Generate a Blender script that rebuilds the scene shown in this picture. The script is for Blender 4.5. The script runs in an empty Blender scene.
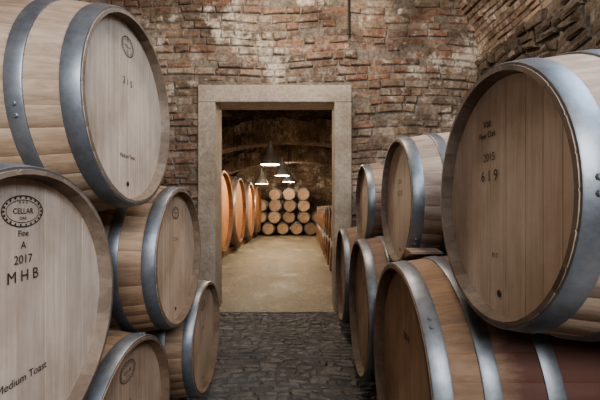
import bpy, math, random
from mathutils import Vector, Matrix, noise
random.seed(7)
CAMZ=1.155
sc=bpy.context.scene
try: sc.view_settings.look='AgX - Medium High Contrast'
except Exception: pass

# ---------------------------------------------------------------- materials
def newmat(name):
    m=bpy.data.materials.new(name); m.use_nodes=True
    nt=m.node_tree; b=nt.nodes['Principled BSDF']
    return m,nt,b
def N(nt,t,**k):
    n=nt.nodes.new(t)
    for a,v in k.items(): setattr(n,a,v)
    return n
def ramp(nt,stops):
    r=N(nt,'ShaderNodeValToRGB')
    el=r.color_ramp.elements
    while len(el)<len(stops): el.new(0.5)
    for e,(p,c) in zip(el,stops):
        e.position=p; e.color=(*c,1)
    return r
def mix(nt,mode,fac,a,b):
    m=N(nt,'ShaderNodeMix',data_type='RGBA',blend_type=mode)
    def put(i,v):
        if hasattr(v,'is_linked') or hasattr(v,'links'): nt.links.new(v,m.inputs[i])
        elif isinstance(v,(int,float)): m.inputs[i].default_value=v
        else: m.inputs[i].default_value=(*v,1)
    put(0,fac); put(6,a); put(7,b)
    return m.outputs[2]
def noise_n(nt,vec,scale,detail=5,rough=.6,dist=0):
    n=N(nt,'ShaderNodeTexNoise'); n.inputs['Scale'].default_value=scale
    n.inputs['Detail'].default_value=detail; n.inputs['Roughness'].default_value=rough
    n.inputs['Distortion'].default_value=dist
    if vec is not None: nt.links.new(vec,n.inputs['Vector'])
    return n.outputs['Fac']
def objvec(nt,scale=(1,1,1)):
    t=N(nt,'ShaderNodeTexCoord'); m=N(nt,'ShaderNodeMapping')
    m.inputs['Scale'].default_value=scale
    nt.links.new(t.outputs['Object'],m.inputs['Vector'])
    return m.outputs['Vector']
def bump(nt,b,h,strength=.4,dist=.01):
    n=N(nt,'ShaderNodeBump'); n.inputs['Strength'].default_value=strength
    n.inputs['Distance'].default_value=dist
    nt.links.new(h,n.inputs['Height']); nt.links.new(n.outputs['Normal'],b.inputs['Normal'])

def wood(name,scale,c_dark,c_light,rough=.62,tones=((.66,.62,.58),(.9,.88,.86),(1.08,1.05,1.0)),stain=None):
    m,nt,b=newmat(name)
    v=objvec(nt,scale)
    add=N(nt,'ShaderNodeVectorMath',operation='ADD'); at=N(nt,'ShaderNodeAttribute',attribute_name='tone')
    oi=N(nt,'ShaderNodeObjectInfo')
    mu=N(nt,'ShaderNodeMath',operation='MULTIPLY'); mu.inputs[1].default_value=37
    nt.links.new(at.outputs['Fac'],mu.inputs[0])
    nt.links.new(v,add.inputs[0]); nt.links.new(mu.outputs[0],add.inputs[1])
    f=noise_n(nt,add.outputs[0],22,6,.65,.6)
    r=ramp(nt,[(.3,c_dark),(.62,c_light)]); nt.links.new(f,r.inputs[0])
    tr=ramp(nt,[(0,tones[0]),(.5,tones[1]),(1,tones[2])]); nt.links.new(at.outputs['Fac'],tr.inputs[0])
    c=mix(nt,'MULTIPLY',1.0,r.outputs[0],tr.outputs[0])
    f2=noise_n(nt,objvec(nt),3.2,5,.65)
    r2=ramp(nt,[(.3,(.70,.65,.60)),(.6,(1,1,1))]); nt.links.new(f2,r2.inputs[0])
    c=mix(nt,'MULTIPLY',1.0,c,r2.outputs[0])
    if stain:   # wine spilled around the bung: band across the middle of the barrel
        tc=N(nt,'ShaderNodeTexCoord'); sx=N(nt,'ShaderNodeSeparateXYZ'); nt.links.new(tc.outputs['Object'],sx.inputs[0])
        s1=N(nt,'ShaderNodeMath',operation='SUBTRACT'); nt.links.new(sx.outputs['X'],s1.inputs[0]); s1.inputs[1].default_value=stain[0]
        s2=N(nt,'ShaderNodeMath',operation='ABSOLUTE'); nt.links.new(s1.outputs[0],s2.inputs[0])
        fn=noise_n(nt,objvec(nt,(.5,3,3)),5,5,.7); s3=N(nt,'ShaderNodeMath',operation='MULTIPLY_ADD')
        nt.links.new(fn,s3.inputs[0]); s3.inputs[1].default_value=.16; nt.links.new(s2.outputs[0],s3.inputs[2])
        mr=N(nt,'ShaderNodeMapRange'); nt.links.new(s3.outputs[0],mr.inputs['Value'])
        mr.inputs['From Min'].default_value=stain[1]; mr.inputs['From Max'].default_value=stain[1]+.06
        mr.inputs['To Min'].default_value=.88; mr.inputs['To Max'].default_value=0
        c=mix(nt,'MIX',mr.outputs['Result'],c,mix(nt,'MULTIPLY',1,(.16,.06,.05),r2.outputs[0]))
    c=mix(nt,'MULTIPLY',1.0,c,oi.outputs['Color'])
    nt.links.new(c,b.inputs['Base Color'])
    b.inputs['Roughness'].default_value=rough
    bump(nt,b,f,.25,.004)
    return m
M_STAVE=wood('oak_stave',(.12,2.2,2.2),(.42,.30,.21),(.66,.515,.395),.7)
M_STAVE_T=wood('oak_stave_stained',(.12,2.2,2.2),(.42,.30,.21),(.66,.515,.395),.7,stain=(.575,.42))
M_HEAD=wood('oak_head',(2.0,2.6,.14),(.62,.495,.395),(.80,.675,.56),.7,((.80,.78,.76),(.93,.92,.9),(1.02,1.0,.98)))
M_RAIL=wood('rail_timber',(2,.12,2),(.12,.08,.05),(.25,.17,.1),.8)
M_CHIME=wood('chime_wood',(1,1,1),(.20,.155,.12),(.34,.27,.21),.7)
def steel():
    m,nt,b=newmat('galvanised_hoop')
    f=noise_n(nt,objvec(nt),9,6,.7)
    r=ramp(nt,[(.3,(.15,.155,.165)),(.7,(.33,.34,.355))]); nt.links.new(f,r.inputs[0])
    nt.links.new(r.outputs[0],b.inputs['Base Color'])
    b.inputs['Metallic'].default_value=.65; b.inputs['Roughness'].default_value=.45
    bump(nt,b,noise_n(nt,objvec(nt),40,3),.12,.003)
    return m
M_STEEL=steel()
def flat(name,c,rough=.7,metal=0):
    m,nt,b=newmat(name)
    f=noise_n(nt,objvec(nt),30,3)
    r=ramp(nt,[(.3,tuple(x*.8 for x in c)),(.7,c)]); nt.links.new(f,r.inputs[0])
    nt.links.new(r.outputs[0],b.inputs['Base Color'])
    b.inputs['Roughness'].default_value=rough; b.inputs['Metallic'].default_value=metal
    return m
M_INK=flat('stamp_ink',(.05,.035,.025))

def brickmat(name,cols,plaster=None,pamt=(.56,.66),rough=.9,dirt=(.45,.42,.4),smear=None,grit=(.42,1.2),sm=(.53,.63)):
    m,nt,b=newmat(name)
    at=N(nt,'ShaderNodeAttribute',attribute_name='tone')
    n=len(cols); r=ramp(nt,[(i/(n-1),c) for i,c in enumerate(cols)])
    nt.links.new(at.outputs['Fac'],r.inputs[0])
    v=objvec(nt)
    f=noise_n(nt,v,26,6,.7)
    g0,g1=grit
    r1=ramp(nt,[(.3,(g0,g0*.97,g0*.93)),(.65,(g1,g1,g1))]); nt.links.new(f,r1.inputs[0])
    c=mix(nt,'MULTIPLY',1,r.outputs[0],r1.outputs[0])
    if smear:
        fs=noise_n(nt,v,11,8,.75); rs=ramp(nt,[(sm[0],(0,0,0)),(sm[1],(.8,.8,.8))]); nt.links.new(fs,rs.inputs[0])
        c=mix(nt,'MIX',rs.outputs[0],c,smear)
    f2=noise_n(nt,v,1.6,6,.68)
    r2=ramp(nt,[(.38,dirt),(.58,(1,1,1))]); nt.links.new(f2,r2.inputs[0])
    c=mix(nt,'MULTIPLY',1,c,r2.outputs[0])
    if plaster:
        f3=noise_n(nt,v,2.3,9,.72)
        r3=ramp(nt,[(pamt[0],(0,0,0)),(pamt[1],(1,1,1))]); nt.links.new(f3,r3.inputs[0])
        c=mix(nt,'MIX',r3.outputs[0],c,mix(nt,'MULTIPLY',1,plaster,r1.outputs[0]))
    nt.links.new(c,b.inputs['Base Color']); b.inputs['Roughness'].default_value=rough
    bump(nt,b,f,.8,.016)
    return m
M_BRICK=brickmat('old_brick',[(.31,.16,.105),(.18,.13,.10),(.37,.20,.13),(.25,.18,.135),(.41,.28,.19),(.22,.145,.10),(.46,.36,.27),(.34,.26,.20)],(.64,.56,.46),(.53,.61),smear=(.40,.33,.26),dirt=(.38,.35,.33),sm=(.51,.60))
M_MORTAR=brickmat('lime_mortar',[(.19,.155,.12),(.36,.30,.24)],(.5,.43,.35))
M_COBBLE=brickmat('cobble_stone',[(.10,.096,.10),(.13,.124,.124),(.155,.147,.142)],None,rough=.62,smear=(.11,.104,.10),dirt=(.5,.48,.47),sm=(.46,.6))
M_GROUT=flat('floor_grout',(.085,.08,.076),.9)
M_RUBBLE=brickmat('rubble_stone',[(.10,.075,.055),(.18,.135,.10),(.27,.21,.155)],(.36,.30,.24),(.58,.68),smear=(.14,.105,.08))
M_JAMB=brickmat('stone_surround',[(.46,.39,.32),(.50,.43,.35)],(.56,.48,.40),(.5,.7),dirt=(.72,.69,.66),grit=(.78,1.08))

def rockmat(name,cs):
    m,nt,b=newmat(name)
    v=objvec(nt); f=noise_n(nt,v,3.5,9,.75,.4); r=ramp(nt,[(.38,cs[0]),(.52,cs[1]),(.66,cs[2])]); nt.links.new(f,r.inputs[0])
    f2=noise_n(nt,v,11,8,.8); r2=ramp(nt,[(.38,(.25,.25,.25)),(.6,(1.15,1.15,1.15))]); nt.links.new(f2,r2.inputs[0])
    nt.links.new(mix(nt,'MULTIPLY',1,r.outputs[0],r2.outputs[0]),b.inputs['Base Color'])
    b.inputs['Roughness'].default_value=.95; bump(nt,b,f2,1,.09)
    return m
M_ROCK=rockmat('rough_vault_stone',((.025,.016,.011),(.11,.07,.045),(.29,.215,.145)))
M_ARCH=brickmat('far_arch_brick',[(.24,.14,.09),(.31,.21,.14),(.18,.12,.085),(.38,.30,.22)],(.5,.42,.33),(.56,.66),smear=(.22,.17,.12))
def dirtfloor():
    m,nt,b=newmat('packed_earth_floor')
    v=objvec(nt); f=noise_n(nt,v,1.6,10,.78,.5); r=ramp(nt,[(.38,(.13,.112,.085)),(.5,(.27,.232,.172)),(.62,(.47,.405,.31))]); nt.links.new(f,r.inputs[0])
    f2=noise_n(nt,v,22,6,.75); r2=ramp(nt,[(.3,(.45,.45,.45)),(.6,(1.05,1.05,1.05))]); nt.links.new(f2,r2.inputs[0])
    nt.links.new(mix(nt,'MULTIPLY',1,r.outputs[0],r2.outputs[0]),b.inputs['Base Color'])
    rr=ramp(nt,[(.4,(.4,.4,.4)),(.55,(.75,.75,.75))]); nt.links.new(f,rr.inputs[0]); nt.links.new(rr.outputs[0],b.inputs['Roughness'])
    bump(nt,b,f2,.7,.025)
    return m
M_DIRT=dirtfloor()

# ---------------------------------------------------------------- mesh helper
class MB:
    def __init__(s): s.v=[];s.f=[];s.m=[];s.t=[];s.s=[];s.uv=None
    def face(s,idx,mat=0,tone=.5,smooth=False):
        s.f.append(idx);s.m.append(mat);s.t.append(tone);s.s.append(smooth)
    def box(s,x0,x1,y0,y1,z0,z1,mat=0,tone=.5):
        n=len(s.v)
        s.v+=[(x0,y0,z0),(x1,y0,z0),(x1,y1,z0),(x0,y1,z0),(x0,y0,z1),(x1,y0,z1),(x1,y1,z1),(x0,y1,z1)]
        for q in ((0,3,2,1),(4,5,6,7),(0,1,5,4),(1,2,6,5),(2,3,7,6),(3,0,4,7)):
            s.face([n+i for i in q],mat,tone)
    def mesh(s,name,mats,sharp=None):
        me=bpy.data.meshes.new(name); me.from_pydata(s.v,[],s.f)
        for m in mats: me.materials.append(m)
        me.polygons.foreach_set('material_index',s.m)
        me.polygons.foreach_set('use_smooth',s.s)
        a=me.attributes.new('tone','FLOAT','FACE'); a.data.foreach_set('value',s.t)
        me.update()
        if sharp: me.set_sharp_from_angle(angle=math.radians(sharp))
        return me
def put(name,me,loc=(0,0,0),rot=(0,0,0),color=None):
    o=bpy.data.objects.new(name,me); sc.collection.objects.link(o)
    o.location=loc; o.rotation_euler=rot
    if color: o.color=(*color,1)
    return o

def text_mesh(body,size):
    cu=bpy.data.curves.new('t','FONT'); cu.body=body; cu.size=size; cu.align_x='CENTER'; cu.align_y='CENTER'; cu.resolution_u=3
    o=bpy.data.objects.new('t',cu); sc.collection.objects.link(o)
    bpy.context.view_layer.update()
    dg=bpy.context.evaluated_depsgraph_get(); e=o.evaluated_get(dg); me=e.to_mesh()
    vs=[tuple(v.co) for v in me.vertices]; fs=[list(p.vertices) for p in me.polygons]
    e.to_mesh_clear(); bpy.data.objects.remove(o); bpy.data.curves.remove(cu)
    return vs,fs

# ---------------------------------------------------------------- barrel
def barrel_mesh(name,r,R,L,seed,hoops,texts=(),ns=28,planks=8,oval=None,bung=True,rivets=True,hw=.042,stave=None):
    rd=random.Random(seed); b=MB()
    rad=lambda x: r+(R-r)*(1-(2*x/L-1)**2)
    ws=[rd.uniform(.75,1.3) for _ in range(ns)]; tot=sum(ws); a=0; angs=[]; 
    for k,w in enumerate(ws):
        d=w/tot*2*math.pi
        for fr,off in ((0,-.0022),(.06,0),(.5,.0),(.94,0)): angs.append((a+d*fr,off,k))
        a+=d
    tones=[rd.random() for _ in range(ns)]
    na=len(angs); nx=16
    for i in range(nx+1):
        x=L*i/nx; rr=rad(x)
        if i in (0,nx): rr-=.002
        for (t,off,k) in angs: b.v.append((x,(rr+off)*math.cos(t),(rr+off)*math.sin(t)))
    for i in range(nx):
        for j in range(na):
            j2=(j+1)%na
            b.face([i*na+j,i*na+j2,(i+1)*na+j2,(i+1)*na+j],0,tones[angs[j][2]],True)
    th=.020*r/.311; dep=.032*r/.311
    for end in (0,1):
        X=lambda d:(d if end==0 else L-d)
        base=end*nx*na
        n=len(b.v)
        for (t,off,k) in angs:
            q=r-th*.6; b.v.append((X(-.001),q*math.cos(t),q*math.sin(t)))
        for (t,off,k) in angs:
            q=r-th; b.v.append((X(dep+.004),q*math.cos(t),q*math.sin(t)))
        for j in range(na):
            j2=(j+1)%na; tn=tones[angs[j][2]]
            f1=[base+j2,base+j,n+j,n+j2]; f2=[n+j2,n+j,n+na+j,n+na+j2]
            if end: f1.reverse(); f2.reverse()
            b.face(f1,4,tn,True); b.face(f2,4,tn*.7,True)
        rh=r-th+.002; hx=X(dep)
        pw=[rd.uniform(.8,1.25) for _ in range(planks)]; tp=sum(pw); y=-rh
        for w in pw:
            y1=y+w/tp*2*rh; tn=.3+.7*rd.random(); g=.0010
            cols=[(y,.0013),(y+g,0)]+[(y+(y1-y)*q,0) for q in (.2,.4,.6,.8)]+[(y1-g,0),(y1,.0013)]
            n=len(b.v)
            for (yy,dd) in cols:
                zz=math.sqrt(max(rh*rh-yy*yy,1e-7)); xx=hx+(dd if end==0 else -dd)
                b.v+=[(xx,yy,-zz),(xx,yy,zz)]
            for q in range(len(cols)-1):
                f=[n+2*q,n+2*q+1,n+2*q+3,n+2*q+2]
                if end: f.reverse()
                b.face(f,1,tn)
            y=y1
    seg=72
    for hi,hx0 in enumerate(hoops):
        for mir in (0,1):
            ww=hw*(1.15 if hi==0 else 1)
            a0,a1=hx0,hx0+ww
            if mir: a0,a1=L-hx0-ww,L-hx0
            n=len(b.v)
            prof=[(a0,-.002),(a0,.0035),(a0+.003,.0048),((a0+a1)/2,.0048),(a1-.004,.0048),(a1,.0035),(a1,-.001)]
            for (x,o) in prof:
                for s in range(seg):
                    t=2*math.pi*s/seg; rr=rad(x)+o; b.v.append((x,rr*math.cos(t),rr*math.sin(t)))
            for p in range(len(prof)-1):
                for s in range(seg):
                    s2=(s+1)%seg; b.face([n+p*seg+s,n+p*seg+s2,n+(p+1)*seg+s2,n+(p+1)*seg+s],2,.5,True)
            if rivets:
                t0=rd.uniform(0,6.28)
                for dt in (0,.085):
                    xm=(a0+a1)/2; rr=rad(xm)+.0045; t=t0+dt*.311/r
                    c=Vector((xm,rr*math.cos(t),rr*math.sin(t))); nn=Vector((0,math.cos(t),math.sin(t))); e1=Vector((1,0,0)); e2=nn.cross(e1)
                    m0=len(b.v)
                    for (q,h) in ((.007,0),(.005,.0035)):
                        for s in range(8):
                            u=s*math.pi/4; b.v.append(tuple(c+e1*q*math.cos(u)+e2*q*math.sin(u)+nn*h))
                    for s in range(8): b.face([m0+s,m0+(s+1)%8,m0+8+(s+1)%8,m0+8+s],2)
                    b.face([m0+8+s for s in range(8)],2)
    hx=dep-.0012
    def disc(cy,cz,ra,rb=None,inner=0,seg=32,mat=3):
        rb=rb or ra; n=len(b.v)
        for s in range(seg):
            t=2*math.pi*s/seg; b.v.append((hx,cy+ra*math.cos(t),cz+rb*math.sin(t)))
        if inner:
            for s in range(seg):
                t=2*math.pi*s/seg; b.v.append((hx,cy+(ra-inner)*math.cos(t),cz+(rb-inner)*math.sin(t)))
            for s in range(seg): b.face([n+s,n+seg+s,n+seg+(s+1)%seg,n+(s+1)%seg],mat)
        else: b.face([n+s for s in range(seg)][::-1],mat)
    if bung: disc(0,-.78*r,.009)
    if oval:
        cz,ra,rb=oval
        disc(0,cz,ra,rb,.0022); disc(0,cz,ra*.80,rb*.72,.0012)
        k=ra/.06
        texts=list(texts)+[('CELLAR',.017*k,0,cz),('* * *',.014*k,0,cz+rb*.48),('OAK',.010*k,0,cz-rb*.45)]
        for s in range(22):
            t=2*math.pi*s/22; c=(hx,ra*.9*math.cos(t),cz+rb*.86*math.sin(t)); q=.0022*k; n=len(b.v)
            b.v+=[(hx,c[1]-q,c[2]-q),(hx,c[1]-q,c[2]+q),(hx,c[1]+q,c[2]+q),(hx,c[1]+q,c[2]-q)]; b.face([n,n+1,n+2,n+3],3)
    for (body,size,ty,tz) in texts:
        vs,fs=text_mesh(body,size); n=len(b.v)
        for v in vs: b.v.append((hx,-(v[0]+ty),v[1]+tz))
        for f in fs: b.face([n+i for i in f],3)
    return b.mesh(name,[stave or M_STAVE,M_HEAD,M_STEEL,M_INK,M_CHIME],38)

HB=(.002,.135,.27)
def B(me,X,y,z,side,tint=(1,1,1),roll=0):
    o=put('wine_barrel',me,(X,y,z),(roll,0,0 if side>0 else math.pi),tint); return o
r,R,L=.311,.353,.95
mA=barrel_mesh('barrel_a',r,R,L,1,HB,[('2 1 5',.032,0,.10),('Medium Toast',.018,0,-.15)],oval=(.22,.042,.033))
mB=barrel_mesh('barrel_b',r,R,L,2,HB,[('Fine',.018,0,.175),('A',.022,0,.15),('2017',.026,0,.12),('M H B',.034,0,.085),('Medium Toast',.024,0,-.13)],oval=(.222,.058,.034))
mC=barrel_mesh('barrel_c',r,R,L,3,HB,[('2 1 6',.026,0,.08)],oval=(.2,.045,.028))
mD=barrel_mesh('barrel_d',r,R,L,4,HB,[('M 4',.028,0,.1)],oval=(.21,.055,.035))
mE=barrel_mesh('barrel_e',r,R,L,5,HB,[('2015',.026,0,.05)],oval=(.18,.045,.028))
mF=barrel_mesh('barrel_f',r,R,L,6,HB,[('Fine Oak',.024,-.06,.165),('Vat',.030,-.06,.195),('2015',.030,-.05,.105),('6 1 9',.042,-.05,.055),('M T',.018,-.02,-.15)],planks=9)
mG=barrel_mesh('barrel_g',r,R,L,8,HB,[('2015',.03,0,.1),('6 2 0',.04,0,.04)])
XL=-.56
zt,zm,zb=CAMZ+.317,CAMZ-.233,.387
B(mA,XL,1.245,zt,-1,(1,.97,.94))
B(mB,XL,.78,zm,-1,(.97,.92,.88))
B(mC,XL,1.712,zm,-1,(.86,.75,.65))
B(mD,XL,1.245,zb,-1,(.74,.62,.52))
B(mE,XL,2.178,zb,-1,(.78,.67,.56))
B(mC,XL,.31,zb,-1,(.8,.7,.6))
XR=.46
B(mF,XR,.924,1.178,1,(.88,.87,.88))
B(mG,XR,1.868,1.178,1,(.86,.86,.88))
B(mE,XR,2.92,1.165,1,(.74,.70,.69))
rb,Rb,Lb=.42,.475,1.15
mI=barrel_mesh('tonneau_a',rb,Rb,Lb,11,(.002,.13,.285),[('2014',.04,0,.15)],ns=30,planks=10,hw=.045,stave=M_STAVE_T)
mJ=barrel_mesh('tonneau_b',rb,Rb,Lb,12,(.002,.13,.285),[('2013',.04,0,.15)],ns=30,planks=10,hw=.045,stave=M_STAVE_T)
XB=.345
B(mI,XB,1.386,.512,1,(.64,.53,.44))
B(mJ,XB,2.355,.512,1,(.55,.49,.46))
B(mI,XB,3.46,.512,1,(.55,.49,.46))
mL=barrel_mesh('barrel_l',.355,.40,1.0,13,HB)
B(mL,.5,.525,.435,1,(.7,.6,.5))
b=MB(); n=0
b.v=[(0,-.04,0),(.13,-.04,0),(.13,.045,0),(0,.045,0),(0,-.04,.008),(.13,-.04,.008),(.13,.045,.04),(0,.045,.04)]
for q in ((0,3,2,1),(4,5,6,7),(0,1,5,4),(1,2,6,5),(2,3,7,6),(3,0,4,7)): b.face(list(q))
put('wooden_wedge',b.mesh('wedge',[M_STAVE]),(.43,1.51,.952),(math.radians(-16),0,0),(.55,.48,.42))

def rail(x,y0,y1,h,w=.09):
    b=MB(); b.box(x-w/2,x+w/2,y0,y1,0.004,h)
    b.box(x-w/2,x+w/2,y1-.05,y1,h,h+.05)
    put('barrel_rail',b.mesh('rail',[M_RAIL]))
for t in (.2,.8):
    rail(XB+Lb*t,.95,3.95,.512-(rb+(Rb-rb)*.64)-.006)
    rail(XL-L*t,0.0,2.6,zb-(r+(R-r)*.64)-.006)
    rail(.5+1.0*t,.15,.9,.435-(.355+.045*.64)-.006)

# ---------------------------------------------------------------- far room barrels
mS=[barrel_mesh('far_barrel_%d'%i,.27,.31,.85,20+i,(.004,.12,.24),[('201%d'%(4+i),.05,0,.08)],ns=18,planks=6,rivets=False) for i in range(2)]
mP=[barrel_mesh('pile_barrel_%d'%i,.22,.255,.8,25+i,(.004,.12,.24),[('201%d'%(4+i),.05,0,.08)],ns=18,planks=6,rivets=False,hw=.035) for i in range(2)]
for j in range(12):
    y=5.0+.66*j
    B(mS[j%2],.45,y,.325,1,(.75,.58,.41))
    if j<11: B(mS[(j+1)%2],.45,y+.33,.325+.535,1,(.8,.64,.47))
rdp=random.Random(5)
for row,(n,x0) in enumerate(((5,-1.92),(5,-1.65),(4,-1.64),(3,-1.1))):
    for i in range(n):
        k=rdp.uniform(.36,.66)
        put('wine_barrel',mP[(i+row)%2],(x0+.56*i+rdp.uniform(-.015,.015),14.3+rdp.uniform(-.12,.12),.27+.445*row),(0,0,math.pi/2+rdp.uniform(-.08,.08)),(k,k*.84,k*.68))
mK=barrel_mesh('cask',.84,.93,1.35,30,(.01,.12,.3,.45),[('M',.12,0,.3)],ns=34,planks=12,rivets=False,hw=.07)
for i in range(5):
    put('wine_cask',mK,(-1.6,5.7+1.92*i,1.03),(0,0,math.pi),(.68,.40,.21))
for t in (.2,.8):
    b=MB(); b.box(-1.6-1.35*t-.1,-1.6-1.35*t+.1,4.8,14.2,.004,1.03-(.84+.09*.64)-.006); put('cask_rail',b.mesh('cask_rail',[M_RAIL]))

# ---------------------------------------------------------------- brick courses
def bricks(b,u0,u1,v0,v1,bl,bh,gap,mapf,mat,depth,excl=None,jit=.004,seed=0,var=.012,heads=True,ch=.005,miss=.02,wav=0):
    rd=random.Random(seed); v=v0; row=0
    while v<v1-.01:
        h=bh*rd.uniform(.85,1.15); u=u0-rd.uniform(0,bl)
        while u<u1:
            l=bl*rd.uniform(.82,1.14)
            if heads and rd.random()<.42: l*=.52
            a0,a1,c0,c1=max(u,u0),min(u+l,u1),v,min(v+h,v1)
            if excl:
                ex0,ex1,ev1=excl
                if c0<ev1 and a1>ex0 and a0<ex1:
                    if c1>ev1 and c1-ev1>.03: c0=ev1
                    elif a0<ex0 and ex0-a0>.03: a1=ex0
                    elif a1>ex1 and a1-ex1>.03: a0=ex1
                    else: u+=l+gap; continue
            if a1-a0>.03 and c1-c0>.02 and rd.random()>miss:
                d=depth+rd.uniform(-var,var); tn=rd.random(); n=len(b.v)
                tn=min(1,max(0,.6*tn+.4*(.5+1.2*noise.noise(Vector((a0*1.1,c0*1.3,seed))))))
                J=lambda: rd.uniform(-jit,jit)
                W=lambda p,q: wav*noise.noise(Vector((p*1.3,q*1.3,seed+5)))
                cs=[(a0+J(),c0+J()),(a1+J(),c0+J()),(a1+J(),c1+J()),(a0+J(),c1+J())]
                cs=[(p,q+W(p,q)) for p,q in cs]
                cu=(a0+a1)/2; cv=(c0+c1)/2+W((a0+a1)/2,(c0+c1)/2)
                for (p,q) in cs: b.v.append(mapf(p,q,0))
                for (p,q) in cs: b.v.append(mapf(p,q,max(.001,d-ch)))
                for (p,q) in cs:
                    b.v.append(mapf(p+(ch if p<cu else -ch),q+(ch if q<cv else -ch),max(.002,d+J()*.6)))
                for s in range(4):
                    s2=(s+1)%4
                    b.face([n+s,n+s2,n+4+s2,n+4+s],mat,tn); b.face([n+4+s,n+4+s2,n+8+s2,n+8+s],mat,tn)
                b.face([n+8,n+9,n+10,n+11],mat,tn)
            u+=l+gap
        v+=h+gap; row+=1

YW=4.07; TH=.30
XW0,XW1=-2.6,1.93
OX0,OX1,OZ=-.96,.342,2.291
FW=.19
b=MB()
b.box(XW0-.3,OX0-FW,YW,YW+TH,0,4.7,0); b.box(OX1+FW,XW1+.6,YW,YW+TH,0,4.7,0); b.box(OX0-FW,OX1+FW,YW,YW+TH,OZ+FW,4.7,0)
bricks(b,XW0,XW1,0,4.5,.25,.066,.015,lambda u,v,w:(u,YW-w,v),1,.014,excl=(OX0-FW-.005,OX1+FW+.005,OZ+FW+.02),seed=3,jit=.009,var=.017,ch=.010,miss=.07,wav=.05)
put('wall_back',b.mesh('wall_back',[M_MORTAR,M_BRICK]))
b=MB(); y0,y1=YW-.04,YW+TH
b.box(OX0-FW,OX0,y0,y1,0,OZ,0,.4); b.box(OX1,OX1+FW,y0,y1,0,OZ,0,.6); b.box(OX0-FW,OX1+FW,y0,y1,OZ,OZ+FW,0,.5)
dm=b.mesh('door_frame',[M_JAMB]); d=put('door_1',dm); mo=d.modifiers.new('bev','BEVEL'); mo.width=.010; mo.segments=2
def tube(name,p0,p1,rr,mat):
    cu=bpy.data.curves.new(name,'CURVE'); cu.dimensions='3D'; s=cu.splines.new('POLY'); s.points.add(1)
    s.points[0].co=(*p0,1); s.points[1].co=(*p1,1); cu.bevel_depth=rr; cu.bevel_resolution=3; cu.materials.append(mat)
    o=bpy.data.objects.new(name,cu); sc.collection.objects.link(o); return o
M_DARK=flat('dark_metal',(.05,.045,.04),.5,.6)
tube('conduit_pipe',(.50,YW-.05,3.02),(.50,YW-.05,4.3),.012,M_DARK)

# ---------------------------------------------------------------- room shell
def grid_wall(name,P,nu,nv,mats,amp,sc_=5,smooth=True,octv=2):
    b=MB()
    for j in range(nv+1):
        for i in range(nu+1):
            p,n=P(i/nu,j/nv); p=Vector(p); n=Vector(n)
            dd=sum(noise.noise(p*sc_*(2.3**k))*amp*(.5**k) for k in range(octv))
            b.v.append(tuple(p+n*dd))
    for j in range(nv):
        for i in range(nu):
            k=j*(nu+1)+i; b.face([k,k+1,k+nu+2,k+nu+1],0,.5,smooth)
    return put(name,b.mesh(name,mats))
SPR=2.72; YF=-3.2
b=MB(); b.box(XW1,XW1+.3,YF,YW,0,SPR,0)
bricks(b,YF,YW,0,SPR,.20,.075,.014,lambda u,v,w:(XW1-w,u,v),1,.03,jit=.020,seed=9,var=.036,ch=.015,wav=.08)
put('wall_right',b.mesh('wall_right',[M_MORTAR,M_RUBBLE]))
b=MB(); b.box(XW0-.3,XW0,YF,YW,0,SPR,0)
bricks(b,YF,YW,0,SPR,.25,.07,.014,lambda u,v,w:(XW0+w,u,v),1,.014,seed=10)
put('wall_left',b.mesh('wall_left',[M_MORTAR,M_BRICK]))
xc=(XW0+XW1)/2; hw=(XW1-XW0)/2; hh=1.6
VL=6.0
def vmap(u,v,w):
    t=math.pi*v/VL; c,s=math.cos(t),math.sin(t)
    return (xc+(hw-w)*c,u,SPR+(hh-w)*s)
b=MB()
nv=72
for j in range(nv+1):
    for u in (YF,YW): b.v.append(vmap(u,VL*j/nv,-.0))
for j in range(nv): b.face([2*j,2*j+1,2*j+3,2*j+2],0,.5,True)
bricks(b,YF,YW,0,VL,.25,.066,.015,vmap,1,.016,seed=33,jit=.008,var=.013,ch=.008,wav=.05,miss=.04)
M_VB=brickmat('vault_old_brick',[(.44,.28,.19),(.30,.21,.15),(.50,.36,.26),(.36,.26,.19),(.56,.44,.33)],(.60,.51,.41),(.54,.64),smear=(.42,.34,.27),dirt=(.45,.42,.39))
put('ceiling',b.mesh('ceiling',[M_MORTAR,M_VB]))
b=MB(); b.box(XW0-.3,XW1+.3,YF,YW-.05,-.2,-.010,0)
bricks(b,XW0,XW1,YF,YW-.06,.13,.062,.004,lambda u,v,w:(u,v,w-.03),1,.026,jit=.013,seed=12,var=.005,heads=True,ch=.012,wav=.08,miss=.05)
put('floor',b.mesh('floor',[M_GROUT,M_COBBLE]))
# far room
FX0,FX1,FY1=-3.3,2.7,15.9
b=MB(); b.box(FX0-.2,FX1+.2,YW-.05,FY1+.2,-.2,.0,0); put('floor_far_room',b.mesh('ff',[M_DIRT]))
for n_,x0,x1,ya,yb in (('wall_far_left',FX0-.3,FX0,YW+TH,FY1),('wall_far_right',FX1,FX1+.3,YW+TH,FY1),('wall_far_end',FX0-.3,FX1+.3,FY1,FY1+.3)):
    b=MB(); top=1.7 if 'end' not in n_ else 3.7
    b.box(x0,x1,ya,yb,0,top,0)
    if n_=='wall_far_end': bricks(b,FX0,FX1,0,3.7,.25,.07,.014,lambda u,v,w:(u,FY1-w,v),1,.014,seed=20)
    put(n_,b.mesh(n_,[M_MORTAR,M_BRICK]))
fxc=(FX0+FX1)/2; fhw=(FX1-FX0)/2
def vault2(u,v):
    t=math.pi*v; x=fxc+fhw*math.cos(t); z=1.7+1.75*math.sin(t)
    return (x,YW+TH+(FY1-YW-TH)*u,z),(-math.cos(t),0,-math.sin(t))
grid_wall('ceiling_far_room',vault2,300,170,[M_ROCK],.20,1.9,octv=5)
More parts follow.
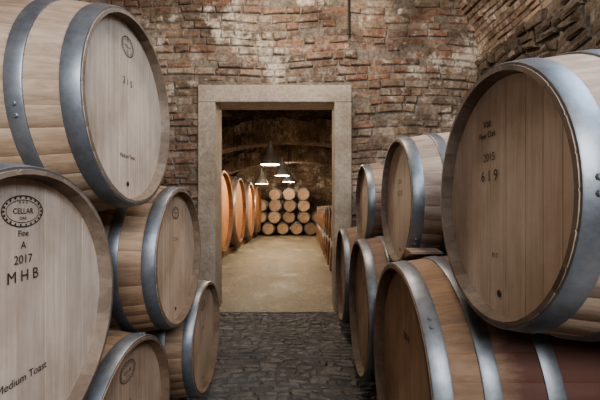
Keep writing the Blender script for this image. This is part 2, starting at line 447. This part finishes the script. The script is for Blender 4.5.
def arch(y,crown,spring,half,th,seed):
    # transverse rib: core strip plus real brick voussoirs on its face and soffit
    b=MB(); n=48
    P=lambda t,q:(fxc+(half+(fhw-half)*q)*math.cos(t), spring+(1.7-spring)*q+((crown-spring)+(1.75-(crown-spring))*q)*math.sin(t))
    for i in range(n+1):
        t=math.pi*i/n; (xi,zi),(xo,zo)=P(t,0),P(t,1)
        b.v+=[(xi,y,zi),(xo,y,zo),(xi,y+th,zi),(xo,y+th,zo)]
    for i in range(n):
        k=4*i
        b.face([k,k+1,k+5,k+4]); b.face([k+2,k+6,k+7,k+3]); b.face([k,k+4,k+6,k+2],0,.5,True)
    AL=7.4
    def face(u,v,w):
        x,z=P(math.pi*v/AL,min(.98,u/.6)); return (x,y-w,z)
    def soff(u,v,w):
        t=math.pi*v/AL; x,z=P(t,0); return (x-w*math.cos(t),y+u,z-w*math.sin(t))
    bricks(b,0,.6,0,AL,.26,.07,.014,face,1,.03,seed=seed,var=.03,jit=.016,ch=.012)
    bricks(b,0,th,0,AL,.25,.07,.014,soff,1,.012,seed=seed+1,var=.008)
    put('brick_arch',b.mesh('arch',[M_MORTAR,M_ARCH]))
arch(9.4,2.8,1.65,2.97,.5,50); arch(13.2,2.75,1.65,2.97,.45,60)

# ---------------------------------------------------------------- pendant lamps
M_SHADE=flat('enamel_shade',(.26,.255,.25),.35,.3)
M_INNER=flat('enamel_inner',(.75,.72,.65),.4)
mb,nt,bb=newmat('bulb_glow'); bb.inputs['Emission Color'].default_value=(1,.85,.62,1); bb.inputs['Emission Strength'].default_value=25
def lathe(b,prof,mat,seg=32):
    n=len(b.v)
    for (q,z) in prof:
        for s in range(seg):
            t=2*math.pi*s/seg; b.v.append((q*math.cos(t),q*math.sin(t),z))
    for p in range(len(prof)-1):
        for s in range(seg):
            s2=(s+1)%seg; b.face([n+p*seg+s,n+p*seg+s2,n+(p+1)*seg+s2,n+(p+1)*seg+s],mat,.5,True)
def lampmesh(cord):
    b=MB()
    lathe(b,[(.001,.50),(.035,.50),(.045,.48),(.045,.36),(.075,.34),(.085,.24),(.10,.20),(.16,.13),(.20,.05),(.215,-.03),(.21,-.03)],0)
    lathe(b,[(.21,-.03),(.195,.05),(.155,.12),(.095,.18),(.03,.2)],1)
    lathe(b,[(.001,-.01),(.03,.0),(.045,.03),(.04,.07),(.02,.10),(.015,.18)],2)
    lathe(b,[(.008,.50),(.008,.50+cord)],3,8)
    return b.mesh('lamp',[M_SHADE,M_INNER,mb,M_DARK],40)
def pendant(x,y,z,ceil,pw):
    put('pendant_lamp',lampmesh(ceil-z-.5),(x,y,z))
    ld=bpy.data.lights.new('bulb','POINT'); ld.energy=pw; ld.color=(1,.82,.60); ld.shadow_soft_size=.05
    o=bpy.data.objects.new('lamp_light',ld); sc.collection.objects.link(o); o.location=(x,y,z-.09)
    return o
pendant(-.73,8.2,CAMZ+.95,3.40,120)
pendant(-.6,10.6,CAMZ+.90,3.40,95)
pendant(-.5,12.6,CAMZ+.85,3.40,50)
pendant(-1.35,12.0,CAMZ+.75,3.2,35)
pendant(-.4,5.6,2.75,3.40,50)  # extra pendant added out of view above the lintel to light the far room
def light(name,kind,loc,e,col,rot=None,size=None,sy=None,soft=.15):
    ld=bpy.data.lights.new(name,kind); ld.energy=e; ld.color=col
    if kind=='AREA':
        ld.size=size
        if sy: ld.shape='RECTANGLE'; ld.size_y=sy
    else: ld.shadow_soft_size=soft
    o=bpy.data.objects.new(name,ld); sc.collection.objects.link(o); o.location=loc
    if rot: o.rotation_euler=rot
    return o
light('far_end_light','POINT',(-.6,13.7,2.3),30,(1,.85,.65))
light('far_room_fill','POINT',(1.8,6.6,1.4),36,(1,.80,.55),soft=.15)  # unseen warm fill added to brighten the far room, no fixture here
light('camera_side_fill','AREA',(.5,-2.2,2.7),125,(.90,.95,1),(math.radians(74),0,math.radians(8)),1.6,1.2)  # soft fill added behind the camera, no window is modelled there
light('right_cool_fill','AREA',(1.6,.4,2.9),42,(.58,.76,1),(0,math.radians(35),0),.9,1.6)  # cool fill added inside the room to turn the right barrels bluish
light('cellar_lamp','POINT',(.0,2.6,3.5),110,(1,.93,.83),soft=.15)

w=bpy.data.worlds.new('World'); sc.world=w; w.use_nodes=True
w.node_tree.nodes['Background'].inputs[0].default_value=(.72,.8,.92,1); w.node_tree.nodes['Background'].inputs[1].default_value=.18

cd=bpy.data.cameras.new('Camera'); cam=bpy.data.objects.new('Camera',cd); sc.collection.objects.link(cam)
cam.location=(0,0,CAMZ); cam.rotation_euler=(math.radians(90),0,0)
cd.lens=369/600*36; cd.sensor_width=36; cd.shift_x=-.005; cd.shift_y=.01; cd.clip_start=.02
sc.camera=cam
